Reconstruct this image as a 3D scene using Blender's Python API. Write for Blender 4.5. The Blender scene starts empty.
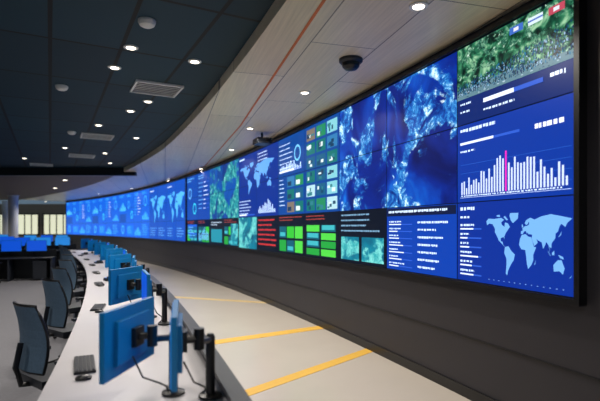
import bpy, bmesh, math, random
import numpy as np
from mathutils import Matrix, Vector
random.seed(7)
scene = bpy.context.scene
scene.view_settings.view_transform = 'Standard'

def lin(c):
    return tuple(((v/255)/12.92 if v/255 <= .04045 else ((v/255+.055)/1.055)**2.4) for v in c)

# ------------------------------------------------------------ materials
def nmat(name):
    m = bpy.data.materials.new(name); m.use_nodes = True
    nt = m.node_tree; b = nt.nodes['Principled BSDF']
    return m, nt, b
def simple(name, rgb, rough=.5, metal=0, emit=None, es=1, noise=.06, nscale=8, spec=.5):
    m, nt, b = nmat(name)
    b.inputs['Roughness'].default_value = rough; b.inputs['Metallic'].default_value = metal
    b.inputs['Specular IOR Level'].default_value = spec
    c = lin(rgb)
    tc = nt.nodes.new('ShaderNodeTexCoord'); nz = nt.nodes.new('ShaderNodeTexNoise')
    nz.inputs['Scale'].default_value = nscale; nz.inputs['Detail'].default_value = 4
    mx = nt.nodes.new('ShaderNodeMix'); mx.data_type = 'RGBA'
    mx.inputs['A'].default_value = (*[v*(1-noise) for v in c], 1)
    mx.inputs['B'].default_value = (*[min(1, v*(1+noise)) for v in c], 1)
    nt.links.new(tc.outputs['Object'], nz.inputs['Vector'])
    nt.links.new(nz.outputs['Fac'], mx.inputs['Factor'])
    nt.links.new(mx.outputs['Result'], b.inputs['Base Color'])
    if emit:
        b.inputs['Emission Color'].default_value = (*lin(emit), 1)
        b.inputs['Emission Strength'].default_value = es
    return m

M = {}
M['wall'] = simple('dark_wall_paint', (40, 38, 44), .5, noise=.06, nscale=2)
M['wall2'] = simple('back_wall_paint', (150, 132, 112), .7)
M['black'] = simple('black_plastic', (12, 12, 15), .35)
M['bezel'] = simple('black_bezel', (6, 6, 10), .4, noise=.02)
M['dark'] = simple('charcoal_plastic', (34, 38, 46), .45)
M['metal'] = simple('brushed_metal', (120, 125, 135), .35, .9)
M['desk'] = simple('desk_laminate', (190, 187, 190), .4, noise=.03)
M['deskp'] = simple('desk_panel', (44, 48, 58), .5)
M['aisle'] = simple('aisle_floor_stone', (198, 189, 178), .27, noise=.06, nscale=1.2)
M['carpet'] = simple('grey_carpet', (118, 118, 124), .9, noise=.15, nscale=30)
M['yellow'] = simple('yellow_tape', (226, 178, 70), .6, noise=.04)
M['yellow2'] = simple('worn_yellow_tape', (206, 180, 126), .6, noise=.04)
M['orange'] = simple('orange_joint', (205, 105, 40), .6, noise=.04)
M['white'] = simple('white_plastic', (215, 215, 210), .4, noise=.02)
M['mback'] = simple('monitor_back_blue_spill', (6, 112, 172), .35, noise=.05, nscale=3)  # blue light from the video wall is painted into this base colour
M['mesh'] = simple('chair_mesh_blue', (84, 108, 130), .8, noise=.3, nscale=60)
M['lamp'] = simple('lamp_lens', (255, 245, 225), .4, emit=(255, 240, 215), es=6)
M['scr'] = simple('monitor_screen', (8, 10, 20), .3, emit=(10, 76, 200), es=1.1)
M['scr2'] = simple('monitor_screen_cyan', (8, 10, 20), .3, emit=(36, 130, 215), es=1)
M['glass'] = simple('window_glow', (150, 170, 170), .4, emit=(215, 215, 185), es=1.1)

def ceiling_mat():
    m, nt, b = nmat('dark_ceiling_tiles'); b.inputs['Roughness'].default_value = .65; b.inputs['Specular IOR Level'].default_value = .3
    tc = nt.nodes.new('ShaderNodeTexCoord'); mp = nt.nodes.new('ShaderNodeMapping')
    mp.inputs['Rotation'].default_value = (0, 0, math.radians(-28))
    br = nt.nodes.new('ShaderNodeTexBrick'); br.offset = 0
    br.inputs['Scale'].default_value = 1; br.inputs['Brick Width'].default_value = .75
    br.inputs['Row Height'].default_value = 1.5; br.inputs['Mortar Size'].default_value = .022; br.inputs['Mortar Smooth'].default_value = 0
    br.inputs['Color1'].default_value = (*lin((14, 54, 70)), 1)
    br.inputs['Color2'].default_value = (*lin((10, 43, 58)), 1)
    br.inputs['Mortar'].default_value = (*lin((0, 1, 2)), 1)
    nt.links.new(tc.outputs['Object'], mp.inputs['Vector']); nt.links.new(mp.outputs[0], br.inputs['Vector'])
    nt.links.new(br.outputs['Color'], b.inputs['Base Color'])
    return m
M['ceil'] = ceiling_mat()
def soffit_mat():
    m, nt, b = nmat('soffit_wood_panels'); b.inputs['Roughness'].default_value = .33
    tc = nt.nodes.new('ShaderNodeTexCoord'); mp = nt.nodes.new('ShaderNodeMapping')
    mp.inputs['Rotation'].default_value = (0, 0, math.radians(-106))
    br = nt.nodes.new('ShaderNodeTexBrick'); br.offset = .5
    br.inputs['Scale'].default_value = 1; br.inputs['Brick Width'].default_value = 2.4
    br.inputs['Row Height'].default_value = .75; br.inputs['Mortar Size'].default_value = .007
    br.inputs['Color1'].default_value = (*lin((236, 222, 194)), 1)
    br.inputs['Color2'].default_value = (*lin((224, 208, 178)), 1)
    br.inputs['Mortar'].default_value = (*lin((120, 108, 92)), 1)
    nz = nt.nodes.new('ShaderNodeTexNoise'); nz.inputs['Scale'].default_value = 3; nz.inputs['Detail'].default_value = 8
    mp2 = nt.nodes.new('ShaderNodeMapping'); mp2.inputs['Scale'].default_value = (.5, 14, 1)
    rp = nt.nodes.new('ShaderNodeMapRange'); rp.inputs[1].default_value = .3; rp.inputs[2].default_value = .7; rp.inputs[3].default_value = .6; rp.inputs[4].default_value = 1
    mx = nt.nodes.new('ShaderNodeMix'); mx.data_type = 'RGBA'; mx.blend_type = 'MULTIPLY'; mx.inputs['Factor'].default_value = .45
    nt.links.new(tc.outputs['Object'], mp.inputs['Vector']); nt.links.new(mp.outputs[0], br.inputs['Vector'])
    nt.links.new(mp.outputs[0], mp2.inputs['Vector']); nt.links.new(mp2.outputs[0], nz.inputs['Vector'])
    nt.links.new(nz.outputs['Fac'], rp.inputs[0])
    nt.links.new(br.outputs['Color'], mx.inputs['A']); nt.links.new(rp.outputs[0], mx.inputs['B'])
    nt.links.new(mx.outputs['Result'], b.inputs['Base Color'])
    return m
M['soffit'] = soffit_mat()

ES = 1.6
def emis_attr():
    m, nt, b = nmat('display_pixels'); b.inputs['Base Color'].default_value = (.003, .003, .005, 1)
    b.inputs['Roughness'].default_value = .35; b.inputs['Specular IOR Level'].default_value = .2
    a = nt.nodes.new('ShaderNodeAttribute'); a.attribute_name = 'Col'
    nt.links.new(a.outputs['Color'], b.inputs['Emission Color']); b.inputs['Emission Strength'].default_value = ES
    return m
M['pix'] = emis_attr()
def sat_mat(name, sea, land, coast=1.2, fine=6, seed=0, thr=.5, es=ES, warp=.4):
    """procedural satellite picture: smooth sea with faint currents, fractal coastline, rough land texture"""
    m, nt, b = nmat(name); b.inputs['Base Color'].default_value = (.003, .003, .005, 1)
    b.inputs['Roughness'].default_value = .35; b.inputs['Specular IOR Level'].default_value = .2
    uv = nt.nodes.new('ShaderNodeUVMap'); uv.uv_map = 'UVMap'
    mp = nt.nodes.new('ShaderNodeMapping'); mp.inputs['Location'].default_value = (seed, seed*.7, 0); mp.inputs['Scale'].default_value = (1.75, 1, 1)
    nt.links.new(uv.outputs[0], mp.inputs['Vector'])
    def noise(sc, det, ro, di=0):
        n = nt.nodes.new('ShaderNodeTexNoise'); n.inputs['Scale'].default_value = sc; n.inputs['Detail'].default_value = det
        n.inputs['Roughness'].default_value = ro; n.inputs['Distortion'].default_value = di
        nt.links.new(mp.outputs[0], n.inputs['Vector']); return n.outputs['Fac']
    def ramp(st, f):
        r = nt.nodes.new('ShaderNodeValToRGB')
        while len(r.color_ramp.elements) < len(st): r.color_ramp.elements.new(.5)
        for e, (p, c) in zip(r.color_ramp.elements, st): e.position = p; e.color = (*lin(c), 1)
        nt.links.new(f, r.inputs['Fac']); return r.outputs['Color']
    c = noise(coast, 12, .62, warp)
    mr = nt.nodes.new('ShaderNodeMapRange'); mr.inputs[1].default_value = thr-.01; mr.inputs[2].default_value = thr+.03
    nt.links.new(c, mr.inputs[0])
    a = ramp(sea, noise(coast*.9, 5, .5, 1)); l = ramp(land, noise(fine, 12, .75, .6))
    mx = nt.nodes.new('ShaderNodeMix'); mx.data_type = 'RGBA'
    nt.links.new(mr.outputs[0], mx.inputs['Factor']); nt.links.new(a, mx.inputs['A']); nt.links.new(l, mx.inputs['B'])
    nt.links.new(mx.outputs['Result'], b.inputs['Emission Color']); b.inputs['Emission Strength'].default_value = es
    return m
M['sat'] = sat_mat('satellite_blue', [(.3, (1, 12, 76)), (.5, (2, 30, 118)), (.62, (4, 58, 156)), (.75, (14, 100, 190))],
                   [(.36, (3, 28, 96)), (.47, (12, 72, 156)), (.54, (50, 132, 192)), (.59, (170, 210, 230)), (.66, (240, 248, 252))], 1.15, 4.5, 2.6, .51, warp=.7)
M['sat2'] = sat_mat('satellite_teal', [(.3, (2, 28, 92)), (.6, (6, 70, 150))],
                    [(.38, (6, 62, 100)), (.48, (14, 116, 130)), (.56, (56, 156, 150)), (.66, (170, 215, 200))], .9, 5, 8, .49)
M['aer'] = sat_mat('aerial_forest', [(.36, (3, 20, 18)), (.48, (14, 64, 46)), (.56, (46, 112, 80)), (.66, (135, 176, 140))],
                   [(.38, (6, 30, 32)), (.48, (28, 84, 68)), (.55, (92, 140, 112)), (.62, (170, 196, 178)), (.7, (215, 222, 214))], 7, 20, 1, .53)
M['teal'] = sat_mat('teal_map', [(.3, (4, 72, 98)), (.6, (8, 112, 134))], [(.4, (34, 144, 150)), (.6, (110, 196, 190))], 1.6, 6, 5, .5)

# ------------------------------------------------------------ mesh helper
class MB:
    def __init__(s): s.v = []; s.f = []; s.m = []; s.mats = []
    def mi(s, mat):
        if mat not in s.mats: s.mats.append(mat)
        return s.mats.index(mat)
    def add(s, vs, fs, mat, T=None):
        o = len(s.v)
        for p in vs: s.v.append(tuple(T @ Vector(p)) if T else tuple(p))
        k = s.mi(mat)
        for f in fs: s.f.append([i+o for i in f]); s.m.append(k)
    def box(s, c, d, mat, T=None, taper=1):
        x, y, z = c; a, b, h = d[0]/2, d[1]/2, d[2]/2; t = taper
        vs = [(x-a, y-b, z-h), (x+a, y-b, z-h), (x+a, y+b, z-h), (x-a, y+b, z-h),
              (x-a*t, y-b*t, z+h), (x+a*t, y-b*t, z+h), (x+a*t, y+b*t, z+h), (x-a*t, y+b*t, z+h)]
        s.add(vs, [(3, 2, 1, 0), (4, 5, 6, 7), (0, 1, 5, 4), (1, 2, 6, 5), (2, 3, 7, 6), (3, 0, 4, 7)], mat, T)
    def lathe(s, prof, mat, T=None, n=20):
        vs = []; fs = []
        for r, z in prof:
            for i in range(n):
                a = 2*math.pi*i/n; vs.append((r*math.cos(a), r*math.sin(a), z))
        for j in range(len(prof)-1):
            for i in range(n):
                i2 = (i+1) % n; fs.append((j*n+i, j*n+i2, (j+1)*n+i2, (j+1)*n+i))
        fs.append(tuple(range(n))[::-1]); fs.append(tuple((len(prof)-1)*n+i for i in range(n)))
        s.add(vs, fs, mat, T)
    def tube(s, pts, r, mat, T=None, n=8):
        pts = [Vector(p) for p in pts]; vs = []; fs = []
        for k, p in enumerate(pts):
            d = (pts[min(k+1, len(pts)-1)]-pts[max(k-1, 0)]).normalized()
            up = Vector((0, 0, 1)) if abs(d.z) < .9 else Vector((1, 0, 0))
            a = d.cross(up).normalized(); b = d.cross(a)
            for i in range(n):
                t = 2*math.pi*i/n; vs.append(p + a*math.cos(t)*r + b*math.sin(t)*r)
        for k in range(len(pts)-1):
            for i in range(n):
                i2 = (i+1) % n; fs.append((k*n+i, k*n+i2, (k+1)*n+i2, (k+1)*n+i))
        fs.append(tuple(range(n))); fs.append(tuple((len(pts)-1)*n+i for i in range(n))[::-1])
        s.add(vs, fs, mat, T)
    def mesh(s, name):
        me = bpy.data.meshes.new(name); me.from_pydata(s.v, [], s.f); 
        for m in s.mats: me.materials.append(m)
        for p, k in zip(me.polygons, s.m): p.material_index = k
        bm = bmesh.new(); bm.from_mesh(me); bmesh.ops.recalc_face_normals(bm, faces=bm.faces); bm.to_mesh(me); bm.free()
        me.update(); return me
    def obj(s, name, bevel=0, loc=(0, 0, 0), rz=0):
        return place(s.mesh(name), name, loc, rz, bevel)
def place(me, name, loc=(0, 0, 0), rz=0, bevel=0, parent=None):
    o = bpy.data.objects.new(name, me); scene.collection.objects.link(o)
    o.location = loc; o.rotation_euler = (0, 0, rz)
    if bevel:
        b = o.modifiers.new('bevel', 'BEVEL'); b.width = bevel; b.segments = 2; b.limit_method = 'ANGLE'
    if parent: o.parent = parent
    return o

# ------------------------------------------------------------ curve of the video wall (metres, plan view)
PY = np.array([3.69, 5.06, 6.34, 7.62, 9.17, 12.5, 18.2, 26.9, 36.4])
PX = np.array([2.16, 1.67, 1.17, .649, 0, -1.6, -4.37, -10.3, -18.4])
cf = np.polyfit(PY, PX, 4, w=np.array([3, 1.5, 1, 1, 1, 1, 1, 1, 1])/PY)
Y0 = 3.64
ys = np.linspace(Y0, 42, 3000); xs = np.polyval(cf, ys)
S = np.concatenate([[0], np.cumsum(np.hypot(np.diff(xs), np.diff(ys)))])
def C(s):
    if s < 0:
        t = Vector((xs[5]-xs[0], ys[5]-ys[0])).normalized(); return Vector((xs[0], ys[0])) + t*s
    return Vector((float(np.interp(s, S, xs)), float(np.interp(s, S, ys))))
def N(s):
    t = (C(s+.3)-C(s-.3)).normalized(); return Vector((-t.y, t.x))
def P(s, d, z=0):
    p = C(s)+N(s)*d; return Vector((p.x, p.y, z))
def s_at_y(y, d=0):
    a, b = -8., S[-1]
    for _ in range(50):
        m = (a+b)/2
        if P(m, d).y < y: a = m
        else: b = m
    return a
def heading(s):
    t = C(s+.3)-C(s-.3); return math.atan2(t.y, t.x)
def sweep(name, prof, s0, s1, mat, step=.5, dfun=None, bevel=0):
    n = max(2, int((s1-s0)/step)); mb = MB(); vs = []; fs = []; k = len(prof)
    for i in range(n+1):
        s = s0+(s1-s0)*i/n
        for d, z in prof: vs.append(P(s, d + (dfun(s) if dfun and d > .5 else 0), z))
    for i in range(n):
        for j in range(k):
            j2 = (j+1) % k; fs.append((i*k+j, i*k+j2, (i+1)*k+j2, (i+1)*k+j))
    fs.append(tuple(range(k))); fs.append(tuple(n*k+j for j in range(k))[::-1])
    mb.add(vs, fs, mat); return mb.obj(name, bevel)

SEND = 38.2
ZB, ZT = 1.22, 3.62; CH = 3.75; CH2 = 3.9
# ------------------------------------------------------------ room shell
sweep('wall_right', [(-.3, 0), (0, 0), (0, CH), (-.3, CH)], -7, SEND, M['wall'])
sweep('baseboard_right', [(.002, .0), (.02, .0), (.02, .12), (.002, .12)], -7, SEND, M['black'])
sweep('trim_1', [(.002, .62), (.012, .62), (.012, .635), (.002, .635)], -7, SEND, M['black'])
wid = lambda s: max(0, min(.9, (s-10)*.04))
LIP = 2.0
sweep('ceiling_soffit', [(-.3, CH), (LIP, CH), (LIP, CH+.2), (-.3, CH+.2)], -7, SEND+.3, M['soffit'], dfun=wid)
# dark tile ceiling
mb = MB(); vs = []; fs = []; n = 50; sA = -7; sB = s_at_y(17, LIP)
for i in range(n+1):
    s = sA+(sB-sA)*i/n; p = P(s, LIP+wid(s)-.02); vs += [(p.x, p.y, CH2), (-27, p.y, CH2)]
for i in range(n): fs.append((2*i, 2*i+1, 2*i+3, 2*i+2))
vs2 = [(x, y, z+.1) for x, y, z in vs]
mb.add(vs, fs, M['ceil']); mb.add(vs2, fs, M['ceil']); ceil = mb.obj('ceiling')
yb = P(sB, LIP+wid(sB)).y; xb = P(sB, LIP+wid(sB)).x
mb = MB(); mb.box(((xb-27)/2+.2, yb+.1, CH+.12), (xb+27.4, .2, .5), M['black']); mb.obj('ceiling_bulkhead')
M['ceil2'] = simple('brown_ceiling', (92, 74, 60), .6)
mb = MB(); vs = []; fs = []; n = 30
for i in range(n+1):
    s = sB+(SEND+1.5-sB)*i/n; p = P(s, LIP+wid(s)-.05); vs += [(p.x, max(p.y, yb+.2), CH+.02), (-34, max(p.y, yb+.2), CH+.02)]
for i in range(n): fs.append((2*i, 2*i+1, 2*i+3, 2*i+2))
mb.add(vs, fs, M['ceil2']); mb.obj('ceiling_far')
mb = MB(); mb.box((-10, 18, -.06), (60, 54, .1), M['carpet']); mb.obj('floor')
sweep('floor_aisle', [(0, -.01), (2.9, -.01), (2.9, .004), (0, .004)], -7, SEND, M['aisle'])
mb = MB(); mb.box((-24, 41.5, 1.9), (26, .2, 3.8), M['wall2']); mb.obj('wall_back')
mb = MB(); mb.box((-34, 18, 1.9), (.2, 47, 3.8), M['wall2']); mb.obj('wall_left')
# back windows
for i, x in enumerate([-34, -31, -28.2, -25.4, -22.6]):
    mb = MB(); mb.box((x+1.2, 41.36, 2.0), (2.2, .06, 1.7), M['glass'])
    for dx in (0, .6, 1.2, 1.8, 2.4): mb.box((x+dx, 41.33, 2.0), (.08, .1, 1.9), M['dark'])
    for dz in (1.1, 2.9): mb.box((x+1.2, 41.33, dz), (2.5, .1, .1), M['dark'])
    mb.obj('window_%d' % (i+1))
# columns
mb = MB(); mb.lathe([(.34, 0), (.34, .1), (.28, .12), (.28, 3.7), (.34, 3.74), (.34, CH+.01)], M['white']); colm = mb.mesh('round_column')
place(colm, 'round_column', (-18.0, 29.5, 0)); place(colm, 'round_column', (-22.5, 36, 0))

# yellow tape stripes
def stripe(a, b, w, m='yellow'):
    a = Vector((*a, 0)); b = Vector((*b, 0)); L = (b-a).length
    mb = MB(); mb.box((0, 0, .006), (L, w, .004), M[m])
    c = (a+b)/2; mb.obj('floor_stripe', loc=(c.x, c.y, 0), rz=math.atan2(b.y-a.y, b.x-a.x))
stripe((-1.85, 6.85), (.58, 8.4), .24); stripe((-1.1, 4.4), (1.1, 6.85), .17); stripe((-3.6, 12.0), (-.75, 10.95), .2, 'yellow2')
# orange ceiling joint
pts = [(.75, 2.1), (.2, 4.14), (-.25, 5.8), (-1.17, 9.2), (-3.07, 15.2), (-5.6, 20.5)]
mb = MB(); vs = []; fs = []
for i, (x, y) in enumerate(pts): vs += [(x-.016, y, CH-.004), (x+.016, y, CH-.004), (x+.016, y, CH+.004), (x-.016, y, CH+.004)]
for i in range(len(pts)-1):
    for j in range(4): fs.append((4*i+j, 4*i+(j+1) % 4, 4*i+4+(j+1) % 4, 4*i+4+j))
mb.add(vs, fs, M['orange']); mb.obj('trim_2')

# ------------------------------------------------------------ video wall
root = bpy.data.objects.new('video_wall', None); scene.collection.objects.link(root)
W = 1.4; NN = 11; GAP = .12; NF = 16; RH = .8
def col_s(c):   # start s (right edge) of column c
    return c*W + (GAP if c >= NN else 0)
verts = []; faces = []; cols = []; uvs = []; mats = []
vmats = [M['pix'], M['sat'], M['sat2'], M['aer'], M['teal']]
def pt(c, u, v, lay):
    cc = c - int(math.floor(u)) if u < 0 or u > 1 else c
    uu = u - (c-cc)
    a = P(col_s(cc), .05+.002*lay); b = P(col_s(cc)+W, .05+.002*lay)
    p = b.lerp(a, uu); p.z = ZB+v*RH; return p
def poly(c, pts, col, lay=1, mat=0):
    o = len(verts)
    for u, v in pts: verts.append(pt(c, u, v, lay)); uvs.append((u-c, v))
    faces.append(list(range(o, o+len(pts)))); cols.append((*lin(col), 1)); mats.append(mat)
def rect(c, u0, v0, u1, v1, col, lay=1, mat=0):
    poly(c, [(u0, v0), (u1, v0), (u1, v1), (u0, v1)], col, lay, mat)
CONT = [
 [(-165,65),(-155,71),(-128,70),(-95,72),(-82,68),(-95,62),(-92,57),(-80,52),(-78,62),(-65,60),(-56,52),(-66,45),(-75,38),(-81,31),(-80,25),(-84,30),(-97,27),(-97,20),(-90,20),(-84,10),(-79,8),(-85,12),(-95,16),(-106,22),(-113,30),(-124,40),(-124,48),(-135,58),(-150,60),(-162,56)],
 [(-55,82),(-20,82),(-22,70),(-43,60),(-52,66),(-58,76)], [(-85,74),(-70,66),(-65,68),(-78,76)], [(-115,75),(-100,74),(-102,79),(-116,78)],
 [(-78,8),(-62,10),(-50,0),(-35,-7),(-40,-20),(-48,-26),(-58,-36),(-65,-45),(-68,-54),(-74,-50),(-71,-30),(-71,-18),(-81,-5)],
 [(-6,35),(10,37),(20,32),(32,31),(43,11),(51,11),(40,-5),(40,-16),(33,-26),(20,-35),(15,-25),(12,-8),(8,4),(-8,5),(-17,14),(-13,27)],
 [(-9,37),(-9,43),(0,45),(-4,48),(8,54),(14,54),(22,56),(24,60),(22,63),(19,58),(12,56),(6,60),(12,66),(28,71),(45,67),(70,73),(105,77),(140,73),(178,68),(162,60),(155,52),(142,58),(136,54),(130,43),(122,39),(121,30),(108,20),(107,10),(100,13),(103,2),(97,16),(89,22),(78,8),(72,21),(58,25),(52,28),(57,20),(44,13),(34,29),(36,36),(27,37),(22,37),(16,41),(15,38),(10,44),(3,42),(-2,37)],
 [(114,-22),(130,-12),(136,-12),(142,-11),(153,-27),(147,-39),(135,-33),(116,-35)],
 [(109,1),(117,6),(118,-3),(110,-3)], [(95,5),(105,-5),(102,-4),(95,3)], [(-5,50),(1,52),(-3,58),(-6,56)], [(131,32),(140,36),(143,44),(138,38)],[(44,-25),(50,-15),(47,-25)],[(131,-2),(147,-5),(150,-10),(138,-8)],[(168,-45),(178,-38),(172,-44)]]
def wmap(c, u0, v0, u1, v1, col, lay=2):
    for k in CONT:
        poly(c, [(u0+(x+170)/350*(u1-u0), v0+(y+57)/140*(v1-v0)) for x, y in k], col, lay)
def text(c, u0, v0, u1, n, dv=.09, col=(200, 220, 245), h=.025, lay=2):
    for i in range(n):
        v = v0-i*dv; u = u0; end = u0+(u1-u0)*random.uniform(.55, 1)
        while u < end:
            w = random.uniform(.01, .028)*(h/.025)**.5; rect(c, u, v+random.choice([0, 0, h*.2]), min(u+w, end), v+h, col, lay); u += w+random.choice([.005, .005, .012])
def bars(c, u0, v0, u1, h, n, col=(190, 215, 250), seed=1, pink=None):
    r = random.Random(seed); w = (u1-u0)/n
    for i in range(n):
        k = .3+.5*math.exp(-((i/n-.5)/.25)**2)*r.uniform(.7, 1.2)+r.uniform(-.15, .25)
        cc = col
        if pink is not None and i in pink: cc = (210, 36, 175); k *= 1.12
        rect(c, u0+i*w, v0, u0+i*w+w*.55, v0+h*k, cc, 2)
def prog(c, u0, v, u1, f, h=.04):
    rect(c, u0, v, u1, v+h, (40, 80, 180), 2); rect(c, u0, v, u0+(u1-u0)*f, v+h, (215, 225, 245), 3)
def ring(c, u, v, r, col, w=.25, lay=2, n=24, a0=0, a1=1):
    for i in range(n):
        if not a0 <= i/n < a1: continue
        a = 2*math.pi*i/n; b = 2*math.pi*(i+1)/n
        f = lambda rr, t: (u+rr*math.cos(t)*RH/W, v+rr*math.sin(t))
        poly(c, [f(r, a), f(r, b), f(r*(1-w), b), f(r*(1-w), a)], col, lay)
g = .006
def tile(c, r, col, mat=0):
    rect(c, g/1.4, (2-r)+g, 1-g/1.4, (3-r)-g, col, 0, mat)
BLUE = (4, 50, 140); NAVY = (3, 30, 92); DARK = (3, 11, 25)
rr = random.Random(4)
# column 0
tile(0, 0, NAVY); rect(0, .005, 2.33, .995, 2.992, (0, 0, 0), 1, 3)
poly(0, [(.005, 2.33), (.995, 2.33), (.995, 2.41), (.5, 2.47), (.005, 2.45)], (84, 116, 128), 2)
for i in range(60):
    u = rr.uniform(0, .97); v = rr.uniform(2.335, 2.4); rect(0, u, v, u+rr.uniform(.01, .025), v+.012, rr.choice([(150, 170, 180), (80, 110, 120), (50, 80, 100)]), 3)
for i in range(800):  # crowd
    u = .01+.97*rr.random(); top = 2.5+.22*max(0, u-.1); v = 2.37+(top-2.37)*rr.random(); h = rr.uniform(.014, .034)
    cc = rr.choice([(14, 36, 74), (8, 56, 90), (140, 168, 195), (6, 14, 28), (20, 80, 110), (26, 60, 60), (6, 24, 40), (10, 44, 80), (20, 100, 140)])
    w_ = .005; poly(0, [(u, v), (u+w_*1.6, v), (u+w_*1.6, v+h*.7), (u+w_*1.1, v+h), (u+w_*.5, v+h), (u, v+h*.7)], cc, 3)
for i, cc in enumerate([(54, 92, 170), (190, 205, 212), (165, 62, 80)]):
    rect(0, .52+i*.15, 2.85, .63+i*.15, 2.93, cc, 3)
    if i != 1: rect(0, .555+i*.15, 2.87, .595+i*.15, 2.91, (200, 200, 210), 4)
    else: rect(0, .52+i*.15, 2.882, .63+i*.15, 2.9, (60, 90, 170), 4)
text(0, .04, 2.25, .2, 2, .1); prog(0, .28, 2.2, .78, .55, .05); text(0, .83, 2.21, .97, 1, col=(230, 240, 255), h=.05); text(0, .28, 2.1, .6, 1)
tile(0, 1, (5, 46, 138)); text(0, .04, 1.9, .4, 1, h=.04); prog(0, .04, 1.74, .6, .6, .03); text(0, .72, 1.73, .95, 1, h=.05, col=(235, 240, 255)); text(0, .04, 1.64, .3, 1)
rect(0, .04, 1.06, .97, 1.065, (180, 200, 240), 2); bars(0, .05, 1.1, .96, .42, 36, (190, 204, 236), 3, (17,)); text(0, .05, 1.075, .95, 1, h=.015)
for i in range(4): rect(0, .04, 1.15+i*.11, .97, 1.155+i*.11, (36, 82, 172), 1)
tile(0, 2, (6, 40, 130)); text(0, .04, .9, .25, 1, h=.04); text(0, .04, .8, .2, 1)
for i in range(6): text(0, .04, .7-i*.115, .2, 1); prog(0, .04, .655-i*.115, .26, rr.uniform(.3, .9), .018)
wmap(0, .3, .12, .98, .85, (104, 158, 212))
for i in range(14): rect(0, .33+i*.045, .06, .34+i*.045, .065, (140, 180, 230), 2)
# cols 1-2: satellite
for c in (1, 2):
    for r in (0, 1): tile(c, r, BLUE, 1)
tile(1, 2, (6, 54, 150)); rect(1, .01, .86, .99, .985, (8, 20, 54), 1); text(1, .04, .91, .9, 1, h=.035)
for i in range(7): text(1, .05, .76-i*.11, .3, 1, h=.022); prog(1, .05, .72-i*.11, .42, rr.uniform(.3, .9), .016); text(1, .5, .74-i*.11, .9, 1, h=.03)
tile(2, 2, DARK); text(2, .05, .9, .9, 4, .1, (110, 150, 180), .03); rect(2, .05, .06, .46, .5, (0, 0, 0), 1, 4); rect(2, .52, .06, .95, .5, (0, 0, 0), 1, 4)
# thumbnails cols 3,4
for c in (3, 4):
    for r in (0, 1): tile(c, r, (6, 60, 132))
TH = [(54, 136, 150), (115, 180, 190), (20, 82, 115), (160, 196, 204), (16, 100, 96), (44, 108, 154), (30, 120, 80), (110, 100, 90)]
for i in range(3):
    for j in range(6):
        rect(3, .06+i*.31, 1.06+j*.32, .33+i*.31, 1.32+j*.32, rr.choice(TH), 1)
        for q in range(4):
            a = .07+i*.31+rr.uniform(0, .15); b = 1.07+j*.32+rr.uniform(0, .14)
            rect(3, a, b, a+rr.uniform(.03, .1), b+rr.uniform(.03, .1), rr.choice([(20, 50, 80), (200, 215, 215), (40, 110, 120), (10, 60, 90)]), 2+(q % 2))
        if j < 3 and i > 0:
            rect(4, .06+i*.31, 1.06+j*.32, .33+i*.31, 1.32+j*.32, rr.choice(TH), 1); a = .08+i*.31; rect(4, a, 1.09+j*.32, a+.14, 1.2+j*.32, rr.choice([(20, 50, 80), (200, 215, 215)]), 2)
text(4, .06, 2.8, .6, 6, .12); prog(4, .06, 2.1, .9, .7, .05); text(4, .06, 1.9, .3, 7, .11); ring(4, .75, 2.5, .2, (110, 185, 225)); bars(4, .1, 2.1, .9, .3, 14, seed=5)
def greens(c, n=3, m=2, fill=.8, base=.06):
    tile(c, 2, DARK); text(c, .05, .92, .9, 2, .07, (160, 60, 50), .025)
    for i in range(n):
        for j in range(m):
            u0 = .06+i*.9/n; v0 = base+j*.7/m; u1 = u0+.8/n; v1 = v0+.58/m
            if rr.random() < fill: rect(c, u0, v0, u1, v1, rr.choice([(46, 170, 44), (28, 142, 52), (70, 188, 60)]), 1)
            else: rect(c, u0, v0, u1, v1, (8, 80, 98), 1); rect(c, u0+.03, v0+.04, u1-.03, v0+.14, (54, 160, 168), 2)
greens(3, 2, 4, .7); greens(4, 3, 2, .8)
tile(5, 2, DARK)
for i in range(6): text(5, .08, .86-i*.14, .92, 1, col=(185, 45, 45), h=.05)
tile(6, 2, BLUE, 4)
for c in (5, 6):
    for r in (0, 1): tile(c, r, (4, 40, 124))
text(5, .05, 2.86, .8, 3, .1); wmap(6, .08, 1.7, 1.85, 2.7, (90, 150, 215)); bars(5, .1, 1.1, .9, .4, 16, seed=9); text(6, .05, 1.5, .8, 5, .1); prog(6, .05, 1.05, .9, .5, .04); text(6, .05, 2.86, .5, 1, h=.05)
for c in (7, 8):
    for r in (0, 1): tile(c, r, BLUE, 2)
greens(7, 3, 2, .3); rect(7, .5, .05, .95, .8, (0, 0, 0), 2, 4); tile(8, 2, DARK); rect(8, .1, .1, .9, .6, (26, 126, 144), 1); text(8, .1, .85, .9, 2)
def dash(c, seed, base, hi):
    r = random.Random(seed)
    for k in range(3): tile(c, k, base)
    text(c, .05, 2.85, .7, 2, .1, hi, .04)
    kind = seed % 4
    if kind == 0: ring(c, .5, 2.3, .32, hi, .2); bars(c, .08, 1.15, .92, .5, 14, hi, seed); text(c, .06, .8, .9, 6, .12, hi, .035)
    elif kind == 1:
        for i in range(7): text(c, .06, 2.55-i*.18, .45, 1, col=hi, h=.04); prog(c, .5, 2.55-i*.18, .95, r.uniform(.2, .9), .03)
        bars(c, .08, .15, .92, .6, 12, hi, seed)
    elif kind == 2: ring(c, .3, 2.2, .25, hi); ring(c, .72, 1.5, .25, (60, 200, 220)); rect(c, .08, .15, .92, .8, tuple(min(255, int(v*1.25)) for v in base), 1); text(c, .14, .65, .8, 4, .12, hi, .04)
    else: bars(c, .08, 1.8, .92, .6, 18, (80, 190, 235), seed); rect(c, .08, 1.0, .92, 1.6, tuple(min(255, int(v*.8)) for v in base), 1); ring(c, .5, .5, .3, hi, .3)
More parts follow.
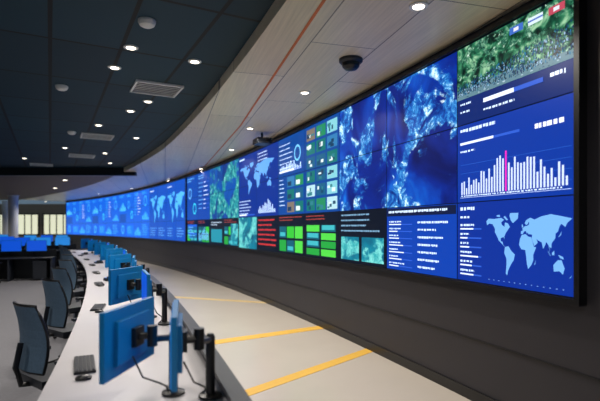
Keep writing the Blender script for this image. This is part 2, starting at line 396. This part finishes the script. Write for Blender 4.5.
dash(9, 13, (6, 58, 146), (100, 168, 225)); dash(10, 14, (6, 62, 150), (100, 172, 225))
greens(9, 3, 2, .5); greens(10, 3, 2, .1)
for k in range(NF):
    c = NN+k
    b = (4, 68, 166) if k < 4 else (5, 84, 194)
    if k < 4:
        for r in range(3): tile(c, r, b)
        if k % 2 == 1: wmap(c, .1, .9, 1.9, 2.5, (74, 164, 220)); text(c, .1, 2.75, .8, 1, h=.06)
        text(c, .08, .6, .9, 4, .13, (92, 158, 218), .04)
    else: dash(c, 20+k, b, (64, 172, 230))
me = bpy.data.meshes.new('display_panels'); me.from_pydata(verts, [], faces)
ca = me.color_attributes.new('Col', 'FLOAT_COLOR', 'CORNER'); uvl = me.uv_layers.new(name='UVMap')
for m in vmats: me.materials.append(m)
for p in me.polygons:
    p.material_index = mats[p.index]
    for li in p.loop_indices:
        ca.data[li].color = cols[p.index]; uvl.data[li].uv = uvs[me.loops[li].vertex_index]
bm = bmesh.new(); bm.from_mesh(me); bm.normal_update()
bad = [f for f in bm.faces if f.normal.dot(Vector((-1, -.4, 0))) < 0]
bmesh.ops.reverse_faces(bm, faces=bad); bm.to_mesh(me); bm.free()
place(me, 'display_panels', parent=root)
def frame(a, b, nm):
    e = .05
    o = sweep(nm+'_backing', [(.002, ZB-e), (.044, ZB-e), (.044, ZT+e), (.002, ZT+e)], a-e, b+e, M['bezel'], step=.7); o.parent = root
    for z0, z1, k in ((ZB-e, ZB-.005, 'bottom'), (ZT+.005, ZT+e, 'top')):
        o = sweep(nm+'_bezel_'+k, [(.04, z0), (.085, z0), (.085, z1), (.04, z1)], a-e, b+e, M['bezel'], step=.7); o.parent = root
    for s0, s1, k in ((a-e, a-.003, 'right'), (b+.003, b+e, 'left')):
        o = sweep(nm+'_bezel_'+k, [(.04, ZB-e), (.085, ZB-e), (.085, ZT+e), (.04, ZT+e)], s0, s1, M['bezel']); o.parent = root
frame(0, NN*W, 'near'); frame(NN*W+GAP, (NN+NF)*W+GAP, 'far')

# ------------------------------------------------------------ curved operator desk
dk = bpy.data.objects.new('operator_desk', None); scene.collection.objects.link(dk)
D0, D1 = 2.7, 3.8; DS0, DS1 = -6, 21
for nm, prof, mt in (('desktop', [(D0+.04, .71), (D1, .71), (D1, .75), (D0+.04, .75)], 'desk'),
                     ('front_panel', [(D0, 0), (D0+.05, 0), (D0+.05, .84), (D0, .84)], 'deskp'),
                     ('cable_rail', [(D0-.01, .84), (D0+.09, .84), (D0+.09, .87), (D0-.01, .87)], 'dark'),
                     ('modesty_panel', [(D0+.4, .1), (D0+.43, .1), (D0+.43, .71), (D0+.4, .71)], 'deskp')):
    o = sweep(nm, prof, DS0, DS1, M[mt]); o.parent = dk
mb = MB()
s = DS0+.5
while s < DS1:
    T = Matrix.Translation(P(s, 0, 0)) @ Matrix.Rotation(heading(s), 4, 'Z')
    mb.box((0, 3.25, .355), (.04, .8, .71), M['deskp'], T); s += 2.2
o = mb.obj('desk_supports'); o.parent = dk

# monitor: local x = width, screen faces +y local, back faces -y
def monitor_mesh(sc):
    mb = MB(); H = .385
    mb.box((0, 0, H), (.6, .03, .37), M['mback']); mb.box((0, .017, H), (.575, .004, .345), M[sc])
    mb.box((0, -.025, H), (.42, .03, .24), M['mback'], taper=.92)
    mb.box((0, -.05, H), (.11, .03, .11), M['black'])
    mb.tube([(0, -.05, H), (.02, -.12, H)], .022, M['black']); mb.lathe([(.03, H-.06), (.03, H+.06)], M['black'], Matrix.Translation((.02, -.13, 0)), 14)
    mb.tube([(.02, -.13, H-.02), (.16, -.2, H-.04)], .02, M['dark']); mb.lathe([(.028, .0), (.028, .36), (.02, .38)], M['black'], Matrix.Translation((.16, -.2, 0)), 14)
    mb.lathe([(.07, .002), (.07, .016), (.03, .03)], M['black'], Matrix.Translation((.16, -.2, 0)), 18)
    mb.tube([(-.05, -.045, .28), (-.04, -.1, .16), (.05, -.16, .1), (.14, -.17, .05), (.2, -.14, .008)], .006, M['black'], n=6)
    return mb.mesh('computer_monitor')
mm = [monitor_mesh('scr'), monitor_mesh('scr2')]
def keyboard_mesh():
    mb = MB(); mb.box((0, 0, .01), (.44, .14, .016), M['black'])
    for r in range(5):
        for k in range(14): mb.box((-.2+k*.0305, -.052+r*.026, .021), (.025, .021, .008), M['dark'], taper=.85)
    return mb.mesh('keyboard')
kb = keyboard_mesh()
mb = MB(); mb.lathe([(.02, 0), (.032, .004), (.033, .014), (.024, .028), (.008, .034)], M['black'], Matrix.Scale(1.6, 4, (0, 1, 0)), 18); ms = mb.mesh('computer_mouse')
mb = MB(); mb.box((0, 0, .03), (.2, .2, .05), M['black'], taper=.9); mb.tube([(-.07, -.08, .07), (-.07, 0, .085), (-.07, .08, .07)], .018, M['dark']); mb.box((.04, .05, .058), (.09, .05, .006), M['scr2'])
for i in range(3):
    for j in range(3): mb.box((.01+i*.03, -.06+j*.03, .058), (.02, .02, .008), M['metal'])
ph = mb.mesh('desk_phone')
def chair_mesh():
    mb = MB()
    mb.box((0, 0, .47), (.5, .48, .07), M['dark']); mb.box((0, 0, .43), (.4, .38, .04), M['black'])
    n = 8; vs = []; fs = []
    for j in range(n+1):
        v = j/n; z = .56+.56*v; wd = .23+.03*math.sin(v*math.pi) - .03*v*v
        for i in range(n+1):
            u = i/n*2-1; vs.append((u*wd, .27+.05*v-.05*math.sin(v*math.pi)-.05*u*u, z))
    for j in range(n):
        for i in range(n): a = j*(n+1)+i; fs.append((a, a+1, a+n+2, a+n+1))
    k = len(vs); vs += [(x, y+.012, z) for x, y, z in vs]; fs += [tuple(i+k for i in f) for f in fs]
    mb.add(vs, fs, M['mesh'])
    row = lambda j: [vs[j*(n+1)+i] for i in range(n+1)]
    loop = row(0)+[vs[j*(n+1)+n] for j in range(1, n)]+row(n)[::-1]+[vs[j*(n+1)] for j in range(n-1, -1, -1)]
    mb.tube(loop, .013, M['black'])
    mb.tube([(0, .15, .43), (0, .3, .45), (0, .34, .6), (0, .3, .8)], .025, M['black'])
    for sx in (-1, 1):
        mb.tube([(sx*.2, .05, .44), (sx*.29, .05, .46), (sx*.3, .06, .63)], .016, M['black']); mb.box((sx*.3, .04, .645), (.07, .22, .03), M['dark'])
    mb.lathe([(.03, .1), (.03, .43)], M['metal'], n=12)
    for i in range(5):
        a = 2*math.pi*i/5; c, s_ = math.cos(a), math.sin(a)
        mb.tube([(0, 0, .13), (c*.3, s_*.3, .075)], .022, M['black']); mb.lathe([(.028, -.02), (.028, .02)], M['black'], Matrix.Translation((c*.3, s_*.3, .03)) @ Matrix.Rotation(a, 4, 'Z') @ Matrix.Rotation(math.pi/2, 4, 'X'), 12)
    return mb.mesh('office_chair')
ch = chair_mesh()
r2 = random.Random(2)
rad = math.radians
i = 0; y = 2.75
while y < 19:
    s = s_at_y(y, 3.25); h = heading(s)
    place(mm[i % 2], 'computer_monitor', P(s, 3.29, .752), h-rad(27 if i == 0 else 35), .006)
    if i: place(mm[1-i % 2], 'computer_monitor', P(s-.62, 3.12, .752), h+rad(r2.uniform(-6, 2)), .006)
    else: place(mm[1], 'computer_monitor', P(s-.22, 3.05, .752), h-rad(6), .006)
    sk = s_at_y(y+.7, 3.62) 
    place(kb, 'keyboard', P(sk, 3.6, .751), heading(sk)+r2.uniform(-.1, .1)); place(ms, 'computer_mouse', P(sk-.36, 3.58, .751), h)
    if i % 2 == 0: place(ph, 'desk_phone', P(sk+.55, 3.4, .751), h+.3)
    y += 2.45 if i < 2 else 2.1
    i += 1
for k, (yy, d) in enumerate([(3.95, 4.12), (5.75, 4.15), (7.4, 4.2), (9.2, 4.2), (11, 4.2), (13, 4.2), (15, 4.2), (17, 4.2)]):
    s = s_at_y(yy, d)
    rz = heading(s)+rad(32 if k < 3 else r2.uniform(5, 35))
    back = Vector((-math.sin(rz), math.cos(rz), 0))*.28
    place(ch, 'office_chair', P(s, d, 0)-back, rz)

# ------------------------------------------------------------ background workstations
def station():
    mb = MB(); mb.box((0, 0, .735), (2.6, .8, .03), M['dark']); mb.box((0, .385, .5), (2.6, .03, 1.0), M['black'])
    for sx in (-1.25, 0, 1.25): mb.box((sx, 0, .36), (.05, .72, .72), M['deskp'])
    mb.box((.9, -.05, .35), (.4, .55, .6), M['dark'])
    return mb.mesh('workstation_desk')
st = station()
for (x, y, a) in [(-9.6, 15.6, 20), (-13.2, 17, 20), (-11.2, 20.5, 25), (-14.6, 22, 25), (-17.5, 19.8, 15), (-14.0, 26, 30), (-18.0, 27, 30), (-9.9, 11.8, 18)]:
    a = rad(a); place(st, 'workstation_desk', (x, y, 0), a)
    for dx in (-.8, 0, .75):
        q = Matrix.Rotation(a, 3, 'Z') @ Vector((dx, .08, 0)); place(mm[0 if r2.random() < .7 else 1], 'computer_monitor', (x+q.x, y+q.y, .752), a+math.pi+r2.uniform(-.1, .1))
    q = Matrix.Rotation(a, 3, 'Z') @ Vector((-.4, -.9, 0)); place(ch, 'office_chair', (x+q.x, y+q.y, 0), a+math.pi+r2.uniform(-.4, .4))
    
# ------------------------------------------------------------ ceiling fixtures
def lamp(x, y, z, p=120, r=.055, light=True):
    mb = MB(); mb.lathe([(r+.03, z+.004), (r+.03, z-.012), (r, z-.014)], M['white'], n=24); mb.lathe([(r, z-.013), (r*.9, z-.018)], M['lamp'], n=24)
    T = [(vx+x, vy+y, vz) for vx, vy, vz in mb.v]; mb.v = T; o = mb.obj('recessed_downlight')
    if light:
        l = bpy.data.lights.new('downlight', 'SPOT'); l.energy = p; l.color = (1, .93, .84); l.spot_size = rad(150); l.spot_blend = .6; l.shadow_soft_size = .06
        lo = bpy.data.objects.new('downlight_lamp', l); scene.collection.objects.link(lo); lo.location = (x, y, z-.08)
for x, y in [(-2.0, 5.56), (-1.35, 6.03), (-2.47, 6.26), (-2.57, 7.95), (-3.1, 8.6), (-4.2, 9.8), (-3.9, 11.2), (-6.3, 12.6), (-5.6, 13.5), (-8.5, 14.5), (-6.3, 15.6), (-10, 10), (-7, 7.5), (-4.5, 3.2), (-1.5, 1.2)]:  # last two are extra lamps out of view, added for light level
    lamp(x, y, CH2, 115)
for x, y in [(1.06, 4.2), (.07, 6.9), (-1.75, 12.0), (-3.35, 15.9), (-1.0, 9.4), (-5.6, 20), (-8.6, 24), (1.5, 1.2), (-12, 28)]:  # the lamp nearest the camera is an unseen extra, added for light
    lamp(x, y, CH, 130)
for x, y in [(-10, 20), (-15, 20), (-12.5, 24), (-18, 25), (-16, 30), (-22, 32), (-20, 37), (-26, 37), (-10.5, 23.2)]: lamp(x, y, CH+.02, 200, .09)
def at(mb, name, x, y, z, rz=0, bevel=0): return mb.obj(name, bevel, (x, y, z), rz)
mb = MB(); mb.lathe([(.09, 0), (.09, -.02), (.075, -.05), (.05, -.065), (.02, -.07)], M['white'], n=24); sd = mb.mesh('smoke_detector')
place(sd, 'smoke_detector', (-1.58, 4.85, CH2)); place(sd, 'smoke_detector', (-3.6, 7.1, CH2)); place(sd, 'smoke_detector', (-5.1, 10.5, CH2))
def grille(x, y, a):
    mb = MB(); 
    for sx in (-.33, .33): mb.box((sx, 0, -.012), (.03, .6, .03), M['white'])
    for sy in (-.3, .3): mb.box((0, sy, -.012), (.69, .03, .03), M['white'])
    for k in range(6): mb.box((0, -.22+k*.088, -.006), (.64, .014, .008), M['white'])
    mb.box((0, 0, .0), (.64, .58, .004), M['black']); at(mb, 'air_vent_grille', x, y, CH2-.005, rad(a))
grille(-2.2, 7.2, 28); grille(-4.75, 11.0, 28); grille(-6.5, 14, 28); grille(-8.8, 16, 28)
mb = MB(); mb.lathe([(.14, 0), (.14, -.03), (.12, -.05)], M['dark'], n=28); mb.lathe([(.11, -.05), (.1, -.09), (.07, -.12), (.02, -.135)], M['black'], n=28); at(mb, 'dome_camera', .6, 5.55, CH)
mb = MB(); mb.tube([(0, 0, 0), (0, 0, -.12)], .025, M['dark']); mb.box((0, 0, -.18), (.3, .36, .12), M['dark']); mb.lathe([(.05, 0), (.045, .05)], M['black'], Matrix.Translation((.08, -.18, -.18)) @ Matrix.Rotation(math.pi/2, 4, 'X'), 16); at(mb, 'ceiling_projector', -.8, 9.9, CH, .4, .01)

# ------------------------------------------------------------ world, camera
w = bpy.data.worlds.new('World'); scene.world = w; w.use_nodes = True
w.node_tree.nodes['Background'].inputs[0].default_value = (.5, .75, 1, 1); w.node_tree.nodes['Background'].inputs[1].default_value = .2
cam = bpy.data.cameras.new('camera'); co = bpy.data.objects.new('camera', cam); scene.collection.objects.link(co)
co.location = (0, 0, 1.77); co.rotation_euler = (math.pi/2, 0, 0)
cam.sensor_width = 36; cam.lens = 36*470/600; cam.shift_y = 26.5/600
cam.dof.use_dof = True; cam.dof.focus_distance = 5.4; cam.dof.aperture_fstop = 1.2
scene.camera = co
